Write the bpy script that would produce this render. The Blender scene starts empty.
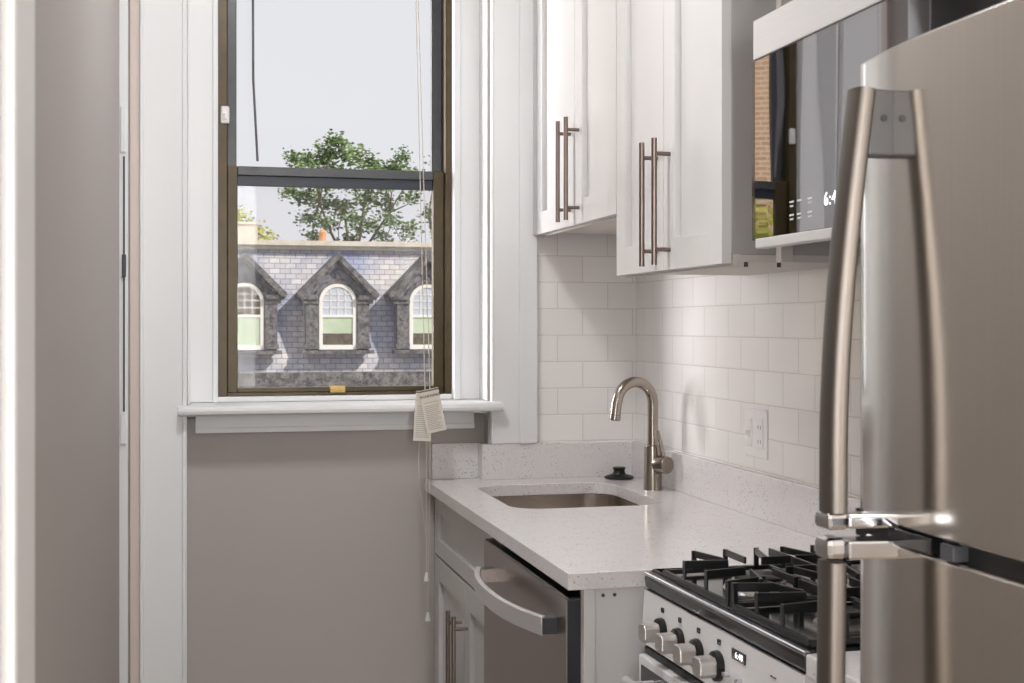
import bpy, bmesh, math, random
from mathutils import Vector, Matrix
random.seed(7)
sc = bpy.context.scene
PI = math.pi

# ------------------------------------------------------------------ camera
cd = bpy.data.cameras.new('camera'); cam = bpy.data.objects.new('camera', cd)
sc.collection.objects.link(cam); sc.camera = cam
cam.location = (-1.292, -3.709, 1.358)
cam.rotation_euler = (PI/2, 0, -math.radians(13.8))
cd.sensor_width = 36; cd.lens = 1311/1024*36
cd.shift_y = -15.5/1024
cd.clip_start = 0.05; cd.clip_end = 300
cd.dof.use_dof = True; cd.dof.focus_distance = 3.2; cd.dof.aperture_fstop = 18

# ------------------------------------------------------------------ world, sun, lights, exposure
w = bpy.data.worlds.new('overcast_sky'); sc.world = w; w.use_nodes = True
bg = w.node_tree.nodes['Background']
bg.inputs[0].default_value = (0.95, 0.955, 1.0, 1); bg.inputs[1].default_value = 0.72

def area(name, loc, aim, sx, sy, power, col=(1, 1, 1)):
    l = bpy.data.lights.new(name, 'AREA'); l.shape = 'RECTANGLE'; l.size = sx; l.size_y = sy
    l.energy = power; l.color = col
    o = bpy.data.objects.new(name, l); sc.collection.objects.link(o); o.location = loc
    o.rotation_euler = (Vector(aim) - Vector(loc)).to_track_quat('-Z', 'Y').to_euler()
    return o
sl = bpy.data.lights.new('sun', 'SUN'); sl.energy = 3.6; sl.angle = 0.03; sl.color = (1.0, 0.93, 0.82)
sun = bpy.data.objects.new('sun', sl); sc.collection.objects.link(sun)
sun.rotation_euler = Vector((-0.72, 0.62, -0.75)).to_track_quat('-Z', 'Y').to_euler()
# daylight outside the kitchen window and behind the camera, then two added fill lamps
area('window_daylight', (-1.64, 3.0, 2.5), (-0.5, -1.2, 1.2), 1.0, 3.2, 14, (0.97, 0.98, 1.0))
area('window_daylight_from_left', (-4.3, 2.3, 1.9), (-0.7, 0.15, 1.6), 2.2, 3.0, 430, (0.97, 0.98, 1.0))
area('rear_window_daylight', (-0.97, -6.9, 1.7), (-1.15, -1.0, 1.3), 0.40, 1.9, 56, (0.99, 0.985, 0.98))
area('rear_left_fill', (-3.2, -6.9, 1.5), (-0.4, -1.4, 1.0), 1.1, 1.9, 75, (0.99, 0.99, 1.0))  # added lamp behind the camera, brightens range front, end panel and side tiles
area('side_fill', (-4.4, -4.6, 1.6), (0, -4.0, 1.3), 2.2, 1.9, 30, (0.99, 0.985, 0.98))  # added lamp in the adjoining room, brightens the refrigerator front
# added ceiling light, brightens counter and cabinet fronts
area('added_ceiling_fill', (-1.2, -1.35, 2.855), (-1.2, -1.35, 0), 0.3, 0.3, 17, (0.96, 0.975, 1.0))

vs = sc.view_settings
vs.view_transform = 'Standard'; vs.look = 'None'; vs.gamma = 1; vs.use_curve_mapping = False
vs.exposure = 0.24

# ------------------------------------------------------------------ materials
def srgb(r, g, b):
    f = lambda c: (c/255/12.92 if c/255 <= 0.04045 else ((c/255+0.055)/1.055)**2.4)
    return (f(r), f(g), f(b), 1)
class NT:
    def __init__(s, name):
        s.m = bpy.data.materials.new(name); s.m.use_nodes = True
        s.n = s.m.node_tree.nodes; s.l = s.m.node_tree.links
        s.b = s.n['Principled BSDF']; s.out = s.n['Material Output']
    def add(s, t, **kw):
        x = s.n.new(t)
        for k, v in kw.items(): setattr(x, k, v)
        return x
    def coords(s, scale=(1, 1, 1)):
        g = s.add('ShaderNodeNewGeometry'); m = s.add('ShaderNodeMapping')
        m.inputs['Scale'].default_value = scale; s.l.new(g.outputs['Position'], m.inputs[0])
        return m.outputs[0]
    def noise(s, scale, vec=None, detail=4, rough=0.6):
        x = s.add('ShaderNodeTexNoise'); x.inputs['Scale'].default_value = scale
        x.inputs['Detail'].default_value = detail; x.inputs['Roughness'].default_value = rough
        s.l.new(vec if vec is not None else s.coords(), x.inputs['Vector']); return x.outputs[0]
    def ramp(s, fac, stops):
        r = s.add('ShaderNodeValToRGB'); e = r.color_ramp.elements
        while len(e) < len(stops): e.new(0.5)
        for i, (p, c) in enumerate(stops): e[i].position = p; e[i].color = c
        s.l.new(fac, r.inputs[0]); return r.outputs[0]
    def bump(s, h, strength=0.1, dist=0.001):
        b = s.add('ShaderNodeBump'); b.inputs['Strength'].default_value = strength
        b.inputs['Distance'].default_value = dist
        s.l.new(h, b.inputs['Height']); s.l.new(b.outputs[0], s.b.inputs['Normal'])
def sc4(c, k): return (c[0]*k, c[1]*k, c[2]*k, 1)
def paint(name, col, rough=0.45, var=0.03, bump=0.05, scale=60):
    t = NT(name); c = srgb(*col)
    n = t.noise(scale)
    big = t.noise(3.0)
    t.l.new(t.ramp(big, [(0.3, sc4(c, 1-var)), (0.7, c)]), t.b.inputs['Base Color'])
    t.b.inputs['Roughness'].default_value = rough
    t.bump(n, bump, 0.002); return t.m
def metal(name, col, rough=0.3, brush='z', strength=0.04, var=0.06, aniso=0.0, nonmetal=0):
    t = NT(name); c = srgb(*col)
    s = {'z': (600, 600, 4), 'y': (600, 4, 600), 'x': (4, 600, 600), 'n': (30, 30, 30)}[brush]
    n = t.noise(1.0, t.coords(s), 3)
    t.l.new(t.ramp(n, [(0.3, sc4(c, 1-var)), (0.7, c)]), t.b.inputs['Base Color'])
    t.b.inputs['Metallic'].default_value = 1; t.b.inputs['Roughness'].default_value = rough
    t.b.inputs['Anisotropic'].default_value = aniso
    t.bump(n, strength, 0.0005)
    if nonmetal: t.b.inputs['Metallic'].default_value = nonmetal
    return t.m
def plain(name, col, rough=0.5, metallic=0.0, emit=0, spec=0.5):
    t = NT(name); c = srgb(*col)
    n = t.noise(40)
    t.l.new(t.ramp(n, [(0.2, sc4(c, 0.94)), (0.8, c)]), t.b.inputs['Base Color'])
    t.b.inputs['Roughness'].default_value = rough; t.b.inputs['Metallic'].default_value = metallic
    t.b.inputs['Specular IOR Level'].default_value = spec
    if emit:
        t.b.inputs['Emission Color'].default_value = c; t.b.inputs['Emission Strength'].default_value = emit
    return t.m

M = {}
M['wall'] = paint('taupe_wall_paint', (180, 173, 168), 0.6, 0.02, 0.04, 90)
M['cream'] = paint('cream_wall_paint', (214, 209, 203), 0.6)
M['white'] = paint('white_gloss_paint', (236, 236, 236), 0.38, 0.02, 0.05, 45)
M['cornerpaint'] = paint('pinkish_cream_paint', (222, 208, 200), 0.5)
M['ceiling'] = paint('ceiling_paint', (238, 236, 232), 0.7)
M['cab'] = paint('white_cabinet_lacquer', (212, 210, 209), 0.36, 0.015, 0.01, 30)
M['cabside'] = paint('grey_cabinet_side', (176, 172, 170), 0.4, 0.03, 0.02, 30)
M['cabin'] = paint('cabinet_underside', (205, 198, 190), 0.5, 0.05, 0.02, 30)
M['steel'] = metal('brushed_steel', (128, 121, 114), 0.42, 'z', 0.03)
M['fridge'] = metal('fridge_steel', (230, 226, 220), 0.13, 'z', 0.006, 0.05)
M['steel_y'] = metal('brushed_steel_across', (222, 220, 219), 0.4, 'y', 0.03, nonmetal=0.6)
M['steel_dw'] = metal('dishwasher_steel', (165, 156, 152), 0.3, 'y', 0.03)
M['panel'] = metal('range_panel_steel', (236, 234, 234), 0.5, 'y', 0.03, nonmetal=0.12)
M['sink'] = metal('sink_steel', (216, 208, 201), 0.22, 'y', 0.05)
M['nickel'] = metal('brushed_nickel', (168, 158, 148), 0.24, 'n', 0.01)
M['pull'] = metal('bronze_nickel_pull', (132, 118, 110), 0.3, 'n', 0.01)
M['chrome'] = metal('polished_chrome', (205, 205, 208), 0.08, 'n', 0.0)
M['black_gloss'] = plain('black_enamel', (22, 22, 24), 0.12, spec=0.8)
M['black'] = plain('black_plastic', (16, 16, 17), 0.4)
M['iron'] = plain('cast_iron', (30, 30, 31), 0.33, spec=0.7)
M['darkgrey'] = plain('dark_grey_metal', (62, 62, 66), 0.35)
M['bodygrey'] = plain('appliance_side_grey', (84, 82, 82), 0.4)
M['plastic'] = plain('white_plastic', (238, 236, 234), 0.3)
M['ivory'] = plain('ivory_cord', (200, 193, 182), 0.6)
M['wand'] = plain('grey_wand', (110, 108, 112), 0.3)
M['brass'] = metal('brass', (178, 150, 96), 0.35, 'n', 0.0)
M['digit'] = plain('display_digit', (250, 250, 250), 0.5, emit=1.2)
M['print'] = plain('printed_legend_white', (215, 215, 215), 0.5)
M['printdark'] = plain('printed_legend_dark', (50, 48, 50), 0.5)
M['red'] = plain('red_lamp', (120, 30, 34), 0.3)
M['edge'] = plain('dark_door_edge', (48, 50, 56), 0.3)
M['alu'] = metal('burner_aluminium', (190, 186, 182), 0.35, 'n', 0.01)

# bronze window frame
t = NT('bronze_window_frame'); n = t.noise(18)
t.l.new(t.ramp(n, [(0.3, srgb(66, 54, 30)), (0.7, srgb(78, 64, 36))]), t.b.inputs['Base Color'])
t.b.inputs['Roughness'].default_value = 0.35; t.b.inputs['Metallic'].default_value = 0.25; M['bronze'] = t.m
t = NT('bronze_reflection_tint'); n = t.noise(18)
t.l.new(t.ramp(n, [(0.3, srgb(66, 68, 70)), (0.7, srgb(76, 78, 82))]), t.b.inputs['Base Color'])
t.b.inputs['Roughness'].default_value = 0.3; M['bronze_reflect'] = t.m  # grey-blue reflection on the bronze painted into the base colour
M['bronze_blue'] = plain('blue_black_rail', (34, 44, 58), 0.35)
# microwave mirror glass
t = NT('mirror_black_glass'); c = t.coords((7, 7, 1.1)); n = t.noise(1.0, c, 1)
t.b.inputs['Base Color'].default_value = (0.40, 0.395, 0.41, 1); t.b.inputs['Metallic'].default_value = 1
t.b.inputs['Roughness'].default_value = 0.02; t.bump(n, 0.25, 0.004); M['mirror'] = t.m
# window glass
def glass(name, tint, gloss=0.05, haze=0.0, hazecol=(0.8, 0.8, 0.8, 1)):
    t = NT(name); t.n.remove(t.b)
    tr = t.add('ShaderNodeBsdfTransparent'); tr.inputs[0].default_value = tint
    g = t.add('ShaderNodeBsdfGlossy'); g.inputs['Roughness'].default_value = 0.02
    mx = t.add('ShaderNodeMixShader'); mx.inputs[0].default_value = gloss
    t.l.new(tr.outputs[0], mx.inputs[1]); t.l.new(g.outputs[0], mx.inputs[2]); last = mx
    if haze:
        d = t.add('ShaderNodeBsdfDiffuse'); d.inputs[0].default_value = hazecol
        m2 = t.add('ShaderNodeMixShader'); m2.inputs[0].default_value = haze
        t.l.new(mx.outputs[0], m2.inputs[1]); t.l.new(d.outputs[0], m2.inputs[2]); last = m2
    t.l.new(last.outputs[0], t.out.inputs[0]); return t.m
M['glass'] = glass('window_glass', (0.99, 0.99, 0.99, 1), 0.004)
M['screen'] = glass('insect_screen_glass', (0.99, 0.985, 0.99, 1), 0.0, 0.04, (0.75, 0.72, 0.72, 1))
# subway tile
def tile(name, axis, off):
    t = NT(name)
    g = t.add('ShaderNodeNewGeometry'); s = t.add('ShaderNodeSeparateXYZ'); cb = t.add('ShaderNodeCombineXYZ')
    t.l.new(g.outputs['Position'], s.inputs[0])
    au = t.add('ShaderNodeMath', operation='ADD'); au.inputs[1].default_value = off[0]
    av = t.add('ShaderNodeMath', operation='ADD'); av.inputs[1].default_value = off[1]
    t.l.new(s.outputs[axis], au.inputs[0]); t.l.new(s.outputs['Z'], av.inputs[0])
    t.l.new(au.outputs[0], cb.inputs[0]); t.l.new(av.outputs[0], cb.inputs[1])
    def brick(ms):
        b = t.add('ShaderNodeTexBrick'); b.inputs['Scale'].default_value = 1
        b.inputs['Brick Width'].default_value = 0.1545; b.inputs['Row Height'].default_value = 0.0778
        b.inputs['Mortar Size'].default_value = ms; b.inputs['Mortar Smooth'].default_value = 0.3
        b.inputs['Bias'].default_value = 0
        b.inputs['Color1'].default_value = srgb(244, 241, 238); b.inputs['Color2'].default_value = srgb(240, 236, 233)
        b.inputs['Mortar'].default_value = srgb(214, 207, 200)
        t.l.new(cb.outputs[0], b.inputs['Vector']); return b
    b = brick(0.0010); b2 = brick(0.0030)
    t.l.new(b.outputs['Color'], t.b.inputs['Base Color'])
    inv = t.add('ShaderNodeMath', operation='SUBTRACT'); inv.inputs[0].default_value = 1
    t.l.new(b2.outputs['Fac'], inv.inputs[1])
    nz = t.noise(9.0, None, 1); mu = t.add('ShaderNodeMath', operation='MULTIPLY_ADD'); mu.inputs[1].default_value = 0.5
    t.l.new(nz, mu.inputs[0]); t.l.new(inv.outputs[0], mu.inputs[2])
    t.b.inputs['Roughness'].default_value = 0.13
    t.bump(mu.outputs[0], 0.5, 0.0016); return t.m
M['tile_r'] = tile('subway_tile_right', 'Y', (0.9970, -0.0085+0.0778*0))
M['tile_b'] = tile('subway_tile_back', 'X', (0.0115+0.1545*4, -0.0085))
# quartz
def quartz(name, base, dots):
    t = NT(name)
    v = t.add('ShaderNodeTexVoronoi'); v.inputs['Scale'].default_value = 130; t.l.new(t.coords(), v.inputs['Vector'])
    n = t.noise(170, None, 2)
    sp = t.ramp(v.outputs['Distance'], [(0.14, (1, 1, 1, 1)), (0.26, (0, 0, 0, 1))])
    nn = t.ramp(t.noise(24, None, 2), [(0.47, (0, 0, 0, 1)), (0.55, (1, 1, 1, 1))])
    mul = t.add('ShaderNodeMix', data_type='RGBA', blend_type='MULTIPLY'); mul.inputs[0].default_value = 1
    t.l.new(sp, mul.inputs[6]); t.l.new(nn, mul.inputs[7])
    b = t.ramp(n, [(0.35, sc4(base, 0.93)), (0.65, base)])
    mx = t.add('ShaderNodeMix', data_type='RGBA'); t.l.new(mul.outputs[2], mx.inputs[0])
    t.l.new(b, mx.inputs[6]); mx.inputs[7].default_value = dots
    t.l.new(mx.outputs[2], t.b.inputs['Base Color']); t.b.inputs['Roughness'].default_value = 0.14
    return t.m
M['quartz'] = quartz('speckled_quartz', srgb(230, 226, 225), srgb(164, 153, 143))
# wood floor
t = NT('oak_floor'); wv = t.noise(1, t.coords((40, 2.5, 1)), 5)
t.l.new(t.ramp(wv, [(0.3, srgb(160, 146, 130)), (0.7, srgb(184, 170, 154))]), t.b.inputs['Base Color'])
t.b.inputs['Roughness'].default_value = 0.35; M['oak'] = t.m

# outdoor materials
def bricks(name, c1, c2, mort, bw, rh, ms, coord='XZ', rough=0.85, noise_scale=0, n1=None):
    t = NT(name)
    g = t.add('ShaderNodeNewGeometry'); s = t.add('ShaderNodeSeparateXYZ'); cb = t.add('ShaderNodeCombineXYZ')
    t.l.new(g.outputs['Position'], s.inputs[0])
    t.l.new(s.outputs[coord[0]], cb.inputs[0]); t.l.new(s.outputs['Z'], cb.inputs[1])
    b = t.add('ShaderNodeTexBrick'); b.inputs['Scale'].default_value = 1
    b.inputs['Brick Width'].default_value = bw; b.inputs['Row Height'].default_value = rh
    b.inputs['Mortar Size'].default_value = ms; b.inputs['Bias'].default_value = 0
    b.inputs['Color1'].default_value = srgb(*c1); b.inputs['Color2'].default_value = srgb(*c2)
    b.inputs['Mortar'].default_value = srgb(*mort); t.l.new(cb.outputs[0], b.inputs['Vector'])
    col = b.outputs['Color']
    if n1:
        nz = t.ramp(t.noise(noise_scale, None, 6, 0.7), [(0.35, (0.50, 0.58, 0.80, 1)), (0.62, (1.1, 1.06, 1.0, 1))])
        mul = t.add('ShaderNodeMix', data_type='RGBA', blend_type='MULTIPLY'); mul.inputs[0].default_value = 1
        t.l.new(col, mul.inputs[6]); t.l.new(nz, mul.inputs[7]); col = mul.outputs[2]
    t.l.new(col, t.b.inputs['Base Color']); t.b.inputs['Roughness'].default_value = rough
    return t.m
M['slate'] = bricks('mansard_slate', (214, 214, 218), (184, 186, 194), (146, 146, 152), 0.3, 0.15, 0.012, noise_scale=0.55, n1=True)
M['brick'] = bricks('orange_brick', (206, 168, 130), (190, 150, 114), (214, 200, 180), 0.22, 0.075, 0.012)
def speck(name, a, b, scale, rough=0.85):
    t = NT(name); t.l.new(t.ramp(t.noise(scale, None, 6, 0.8), [(0.4, srgb(*a)), (0.6, srgb(*b))]), t.b.inputs['Base Color'])
    t.b.inputs['Roughness'].default_value = rough; return t.m
M['darkstone'] = speck('dark_carved_trim', (62, 62, 66), (132, 130, 130), 6)
M['gable'] = speck('weathered_gable', (88, 96, 116), (152, 154, 160), 5)
M['ledge'] = speck('pale_stone_ledge', (196, 190, 176), (216, 210, 198), 3)
M['winwhite'] = plain('white_sash_paint', (240, 240, 235), 0.4)
M['blind'] = speck('pale_green_shade', (182, 200, 172), (200, 214, 190), 1.5)
M['skyglass'] = plain('painted_reflection_pane', (196, 204, 216), 0.08)  # pale reflection painted into the pane's base colour
M['brownpane'] = speck('dim_room_pane', (78, 70, 60), (110, 100, 84), 8, 0.2)
M['bark'] = speck('bark', (92, 84, 68), (128, 118, 96), 5)
def leaf(name, a, b):
    t = NT(name); t.l.new(t.ramp(t.noise(1.6, None, 3), [(0.35, srgb(*a)), (0.65, srgb(*b))]), t.b.inputs['Base Color'])
    t.b.inputs['Roughness'].default_value = 0.6; return t.m
M['leaf'] = leaf('green_leaves', (62, 92, 44), (128, 150, 92))
M['leaf_y'] = leaf('yellow_green_leaves', (150, 158, 52), (206, 204, 96))
M['asphalt'] = speck('asphalt', (90, 90, 92), (120, 118, 116), 4)

# ------------------------------------------------------------------ helpers
WL = {}
def new(): return bmesh.new()
def box(bm, x0, x1, y0, y1, z0, z1):
    v = [bm.verts.new((x, y, z)) for x in (x0, x1) for y in (y0, y1) for z in (z0, z1)]
    for f in ((0, 1, 3, 2), (4, 6, 7, 5), (0, 4, 5, 1), (2, 3, 7, 6), (0, 2, 6, 4), (1, 5, 7, 3)):
        bm.faces.new([v[i] for i in f])
    return v
def prism(bm, pts, axis, a, b):
    """extrude polygon pts (2D) along axis from a to b; axis X:(y,z) Y:(x,z) Z:(x,y)"""
    def mk(p, t):
        return {'X': (t, p[0], p[1]), 'Y': (p[0], t, p[1]), 'Z': (p[0], p[1], t)}[axis]
    A = [bm.verts.new(mk(p, a)) for p in pts]; B = [bm.verts.new(mk(p, b)) for p in pts]
    n = len(pts)
    bm.faces.new(A); bm.faces.new(B[::-1])
    for i in range(n):
        bm.faces.new((A[i], B[i], B[(i+1) % n], A[(i+1) % n]))
    return A + B
def frame_of(d):
    d = d.normalized(); u = Vector((0, 0, 1)) if abs(d.z) < 0.9 else Vector((1, 0, 0))
    a = d.cross(u).normalized(); return a, d.cross(a).normalized()
def tube(bm, pts, r, n=12, caps=True):
    pts = [Vector(p) for p in pts]; R = r if isinstance(r, (list, tuple)) else [r]*len(pts)
    rings = []; pa = None
    for i, p in enumerate(pts):
        d = (pts[min(i+1, len(pts)-1)] - pts[max(i-1, 0)]).normalized()
        if pa is None: a, b = frame_of(d)
        else:
            a = (pa - d*pa.dot(d)).normalized(); b = d.cross(a).normalized()
        pa = a
        rings.append([bm.verts.new(p + (a*math.cos(2*PI*k/n) + b*math.sin(2*PI*k/n))*R[i]) for k in range(n)])
    for i in range(len(rings)-1):
        for k in range(n):
            bm.faces.new((rings[i][k], rings[i][(k+1) % n], rings[i+1][(k+1) % n], rings[i+1][k]))
    if caps:
        bm.faces.new(rings[0][::-1]); bm.faces.new(rings[-1])
def lathe(bm, base, axis, prof, n=32):
    """prof list of (r, h) along axis from base"""
    base = Vector(base); d = Vector(axis).normalized(); a, b = frame_of(d); rings = []
    for r, h in prof:
        rings.append([bm.verts.new(base + d*h + (a*math.cos(2*PI*k/n) + b*math.sin(2*PI*k/n))*max(r, 1e-5)) for k in range(n)])
    for i in range(len(rings)-1):
        for k in range(n):
            bm.faces.new((rings[i][k], rings[i][(k+1) % n], rings[i+1][(k+1) % n], rings[i+1][k]))
    bm.faces.new(rings[0][::-1]); bm.faces.new(rings[-1])
def obj(name, bm, mats, parent=None, bevel=0, smooth=False, seg=2):
    bmesh.ops.recalc_face_normals(bm, faces=bm.faces[:])
    if parent is not None: origin = WL[parent.name]
    else:
        xs = [v.co for v in bm.verts]
        origin = Vector((sum(c.x for c in xs)/len(xs), sum(c.y for c in xs)/len(xs), min(c.z for c in xs)))
    bmesh.ops.translate(bm, verts=bm.verts[:], vec=-origin)
    me = bpy.data.meshes.new(name); bm.to_mesh(me); bm.free()
    if not isinstance(mats, (list, tuple)): mats = [mats]
    for m in mats: me.materials.append(m)
    if smooth:
        for p in me.polygons: p.use_smooth = True
    o = bpy.data.objects.new(name, me); sc.collection.objects.link(o)
    if parent is not None: o.parent = parent
    else: o.location = origin
    WL[o.name] = Vector(origin)
    if bevel:
        b = o.modifiers.new('bevel', 'BEVEL'); b.width = bevel; b.segments = seg; b.limit_method = 'ANGLE'
        b.angle_limit = math.radians(40); b.harden_normals = False
    if smooth:
        try:
            me.set_sharp_from_angle(angle=math.radians(40))
        except Exception: pass
    return o
def tag(o, label=None, cat=None, group=None, kind=None):
    if label: o['label'] = label
    if cat: o['category'] = cat
    if group: o['group'] = group
    if kind: o['kind'] = kind
    return o
def thing(name, loc, label, cat, group=None):
    o = bpy.data.objects.new(name, None); sc.collection.objects.link(o); o.location = loc
    o.empty_display_size = 0.1; WL[o.name] = Vector(loc); return tag(o, label, cat, group)
def struct(name, bm, m, label, cat, bevel=0, smooth=False):
    return tag(obj(name, bm, m, None, bevel, smooth), label, cat, None, 'structure')
def textmesh(name, s, size, m, parent, mat4, ext=0.0004, bold=False):
    cu = bpy.data.curves.new(name, 'FONT'); cu.body = s; cu.size = size; cu.extrude = ext
    cu.space_character = 1.15; cu.align_x = 'CENTER'; cu.align_y = 'CENTER'
    if bold: cu.offset = size*0.02
    to = bpy.data.objects.new('tmp', cu); sc.collection.objects.link(to)
    dg = bpy.context.evaluated_depsgraph_get()
    me = bpy.data.meshes.new_from_object(to.evaluated_get(dg)); bpy.data.objects.remove(to)
    bm = bmesh.new(); bm.from_mesh(me); bmesh.ops.transform(bm, matrix=mat4, verts=bm.verts[:])
    return obj(name, bm, m, parent)

# ------------------------------------------------------------------ room shell
CH = 2.95
bm = new(); box(bm, -4.6, 0.12, -7.1, 0.3, -0.08, 0.0)
struct('floor', bm, M['oak'], 'oak plank floor under the kitchen units', 'floor')
bm = new(); box(bm, -4.6, 0.12, -7.1, 0.3, CH, CH+0.1)
struct('ceiling', bm, M['ceiling'], 'plain white kitchen ceiling above the frame', 'ceiling')
bm = new(); box(bm, 0, 0.12, -2.62, 0.3, 0, CH); nv = len(bm.faces); box(bm, 0, 0.12, -7.1, -2.62, 0, CH)
bm.faces.ensure_lookup_table()
for f in bm.faces[nv:]: f.material_index = 1
struct('wall_right', bm, [M['tile_r'], M['wall']], 'right wall of glossy white subway tiles above the counter', 'wall')
# back wall: taupe, tiled right of the window casing, niche under the window
bm = new()
TW = -0.3117
box(bm, -4.6, -1.300, 0.0, 0.30, 0, CH)
box(bm, -0.452, TW, 0.0, 0.30, 0, CH)
box(bm, -1.300, -0.452, 0.05, 0.30, 0, 1.10)
box(bm, -1.300, -0.452, 0.16, 0.30, 2.72, CH)
box(bm, -1.300, -0.452, 0.0, 0.16, 2.70, CH)
nv = len(bm.faces)
box(bm, TW, 0.0, 0.0, 0.30, 0, CH)
bm.faces.ensure_lookup_table()
for f in bm.faces[nv:]: f.material_index = 1
struct('wall_back', bm, [M['wall'], M['tile_b']], 'taupe back wall below the window, white subway tiles at its right end', 'wall')
# left wall with a doorway
bm = new()
box(bm, -1.60, -1.45, -2.83, -0.56, 0, CH)
box(bm, -1.60, -1.45, -0.14, 0.0, 0, CH)
box(bm, -1.60, -1.45, -0.56, -0.14, 2.35, CH)
struct('wall_left', bm, M['wall'], 'taupe left wall beside the narrow dark doorway', 'wall')
# room behind the camera
bm = new()
box(bm, -4.72, -4.6, -7.1, -5.8, 0, CH); box(bm, -4.72, -4.6, -3.4, 0.3, 0, CH)
box(bm, -4.72, -4.6, -5.8, -3.4, 0, 0.6); box(bm, -4.72, -4.6, -5.8, -3.4, 2.5, CH)
struct('wall_left', bm, M['cream'], 'cream wall of the adjoining room with a wide window opening', 'wall')
bm = new()
box(bm, -4.6, -3.6, -7.2, -7.1, 0, CH); box(bm, -0.8, 0.12, -7.2, -7.1, 0, CH)
box(bm, -3.6, -0.8, -7.2, -7.1, 0, 0.6); box(bm, -3.6, -0.8, -7.2, -7.1, 2.5, CH)
struct('wall_rear', bm, M['cream'], 'cream rear wall of the adjoining room', 'wall')
bm = new(); box(bm, -4.6, -1.60, -2.83, -2.73, 0, CH); box(bm, -2.3, -2.2, -2.73, 0, 0, CH)
struct('wall_closet', bm, M['wall'], 'taupe partition closing off the unlit closet behind the doorway', 'wall')
# narrow dark doorway in the left wall
dr = tag(thing('door_1', (-1.475, -0.35, 0), 'white jamb of the narrow dark doorway in the left wall', 'door'), kind='structure')
bm = new(); box(bm, -1.60, -1.4495, -0.150, -0.1405, 0.0, 2.35); jb = obj('door_jamb', bm, M['white'], dr, 0.001)
bm = new(); box(bm, -1.4615, -1.4565, -0.154, -0.150, 1.135, 1.80); obj('lock_rod', bm, M['darkgrey'], jb)
bm = new(); box(bm, -1.468, -1.4535, -0.157, -0.150, 1.05, 1.13); obj('rod_bracket', bm, M['white'], jb, 0.003)
bm = new(); box(bm, -1.468, -1.4535, -0.157, -0.150, 1.81, 1.93); obj('rod_bracket', bm, M['white'], jb, 0.003)
bm = new(); box(bm, -1.464, -1.4535, -0.162, -0.150, 1.485, 1.545); obj('latch', bm, M['darkgrey'], jb, 0.003)
# near casing at the kitchen entrance
bm = new()
box(bm, -1.62, -1.387, -2.925, -2.83, 0, 2.3)
box(bm, -1.61, -1.3945, -2.935, -2.925, 0, 2.3)
struct('trim_1', bm, M['white'], 'white door casing at the left edge, nearest to the camera', 'door casing', 0.004)
# window casings (moulded)
bm = new()
box(bm, -0.4475, TW, -0.022, 0.0, 1.0175, 2.80)
box(bm, -0.365, TW, -0.030, -0.022, 1.0175, 2.80)
box(bm, -0.4475, -0.440, -0.027, -0.022, 1.0175, 2.80)
struct('trim_2', bm, M['white'], 'white casing on the right side of the window', 'window casing', 0.003)
bm = new()
box(bm, -1.424, -1.300, -0.022, 0.0, 0.0, 2.80)
box(bm, -1.424, -1.412, -0.030, -0.022, 0.0, 2.80)
box(bm, -1.313, -1.300, -0.028, -0.022, 0.0, 2.80)
struct('trim_3', bm, M['white'], 'white casing on the left side of the window, down to the floor', 'window casing', 0.003)
bm = new(); box(bm, -1.4495, -1.4245, -0.012, 0.0, 0.0, 2.80)
struct('trim_6', bm, M['cornerpaint'], 'pinkish cream filler strip between the window casing and the left wall', 'trim')
# sill (stool) and apron
bm = new()
prism(bm, [(0.155, 1.114), (-0.055, 1.114), (-0.064, 1.118), (-0.066, 1.127), (-0.064, 1.136), (-0.055, 1.140), (0.155, 1.140)], 'X', -1.324, -0.421)
struct('trim_4', bm, M['white'], 'white window sill board', 'window sill', 0.002)
bm = new()
box(bm, -1.278, -0.487, 0.030, 0.05, 1.060, 1.114)
box(bm, -1.278, -0.487, 0.024, 0.030, 1.060, 1.075)
struct('trim_5', bm, M['white'], 'white apron strip under the window sill', 'window apron', 0.002)
bm = new(); box(bm, -1.449, -1.435, -2.8, -0.58, 0, 0.11)
struct('baseboard_left', bm, M['white'], 'white baseboard along the left wall', 'baseboard', 0.003)
bm = new(); box(bm, -1.298, -0.62, 0.038, 0.05, 0, 0.11)
struct('baseboard_back', bm, M['white'], 'white baseboard below the window', 'baseboard', 0.003)

# ------------------------------------------------------------------ window
win = tag(thing('window_1', (-0.875, 0.13, 1.14), 'dark bronze double hung window with brass sash latch', 'window'), kind='structure')
bm = new()   # white jamb boards
box(bm, -1.299, -1.222, 0.10, 0.16, 1.141, 2.72); box(bm, -1.230, -1.215, 0.085, 0.16, 1.141, 2.72)
box(bm, -0.516, -0.4525, 0.10, 0.16, 1.141, 2.72); box(bm, -0.536, -0.516, 0.085, 0.16, 1.141, 2.72)
box(bm, -0.4575, -0.4525, 0.0, 0.10, 1.141, 2.72); box(bm, -1.299, -1.292, 0.0, 0.10, 1.141, 2.72)
box(bm, -1.215, -0.536, 0.085, 0.16, 2.66, 2.72); box(bm, -1.215, -0.536, 0.11, 0.155, 1.141, 1.156)
obj('jamb_board', bm, M['white'], win, 0.003)
bm = new()   # outer frame
box(bm, -1.215, -1.188, 0.122, 0.19, 1.156, 2.66); box(bm, -0.556, -0.536, 0.122, 0.19, 1.156, 2.66)
box(bm, -1.188, -0.556, 0.13, 0.19, 1.156, 1.166); box(bm, -1.188, -0.556, 0.12, 0.19, 2.63, 2.66)
obj('window_frame', bm, M['bronze'], win, 0.002)
ls = None
bm = new()   # lower sash (inside)
box(bm, -1.1875, -1.159, 0.137, 0.165, 1.166, 1.818); box(bm, -0.589, -0.5565, 0.137, 0.165, 1.166, 1.818)
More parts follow.
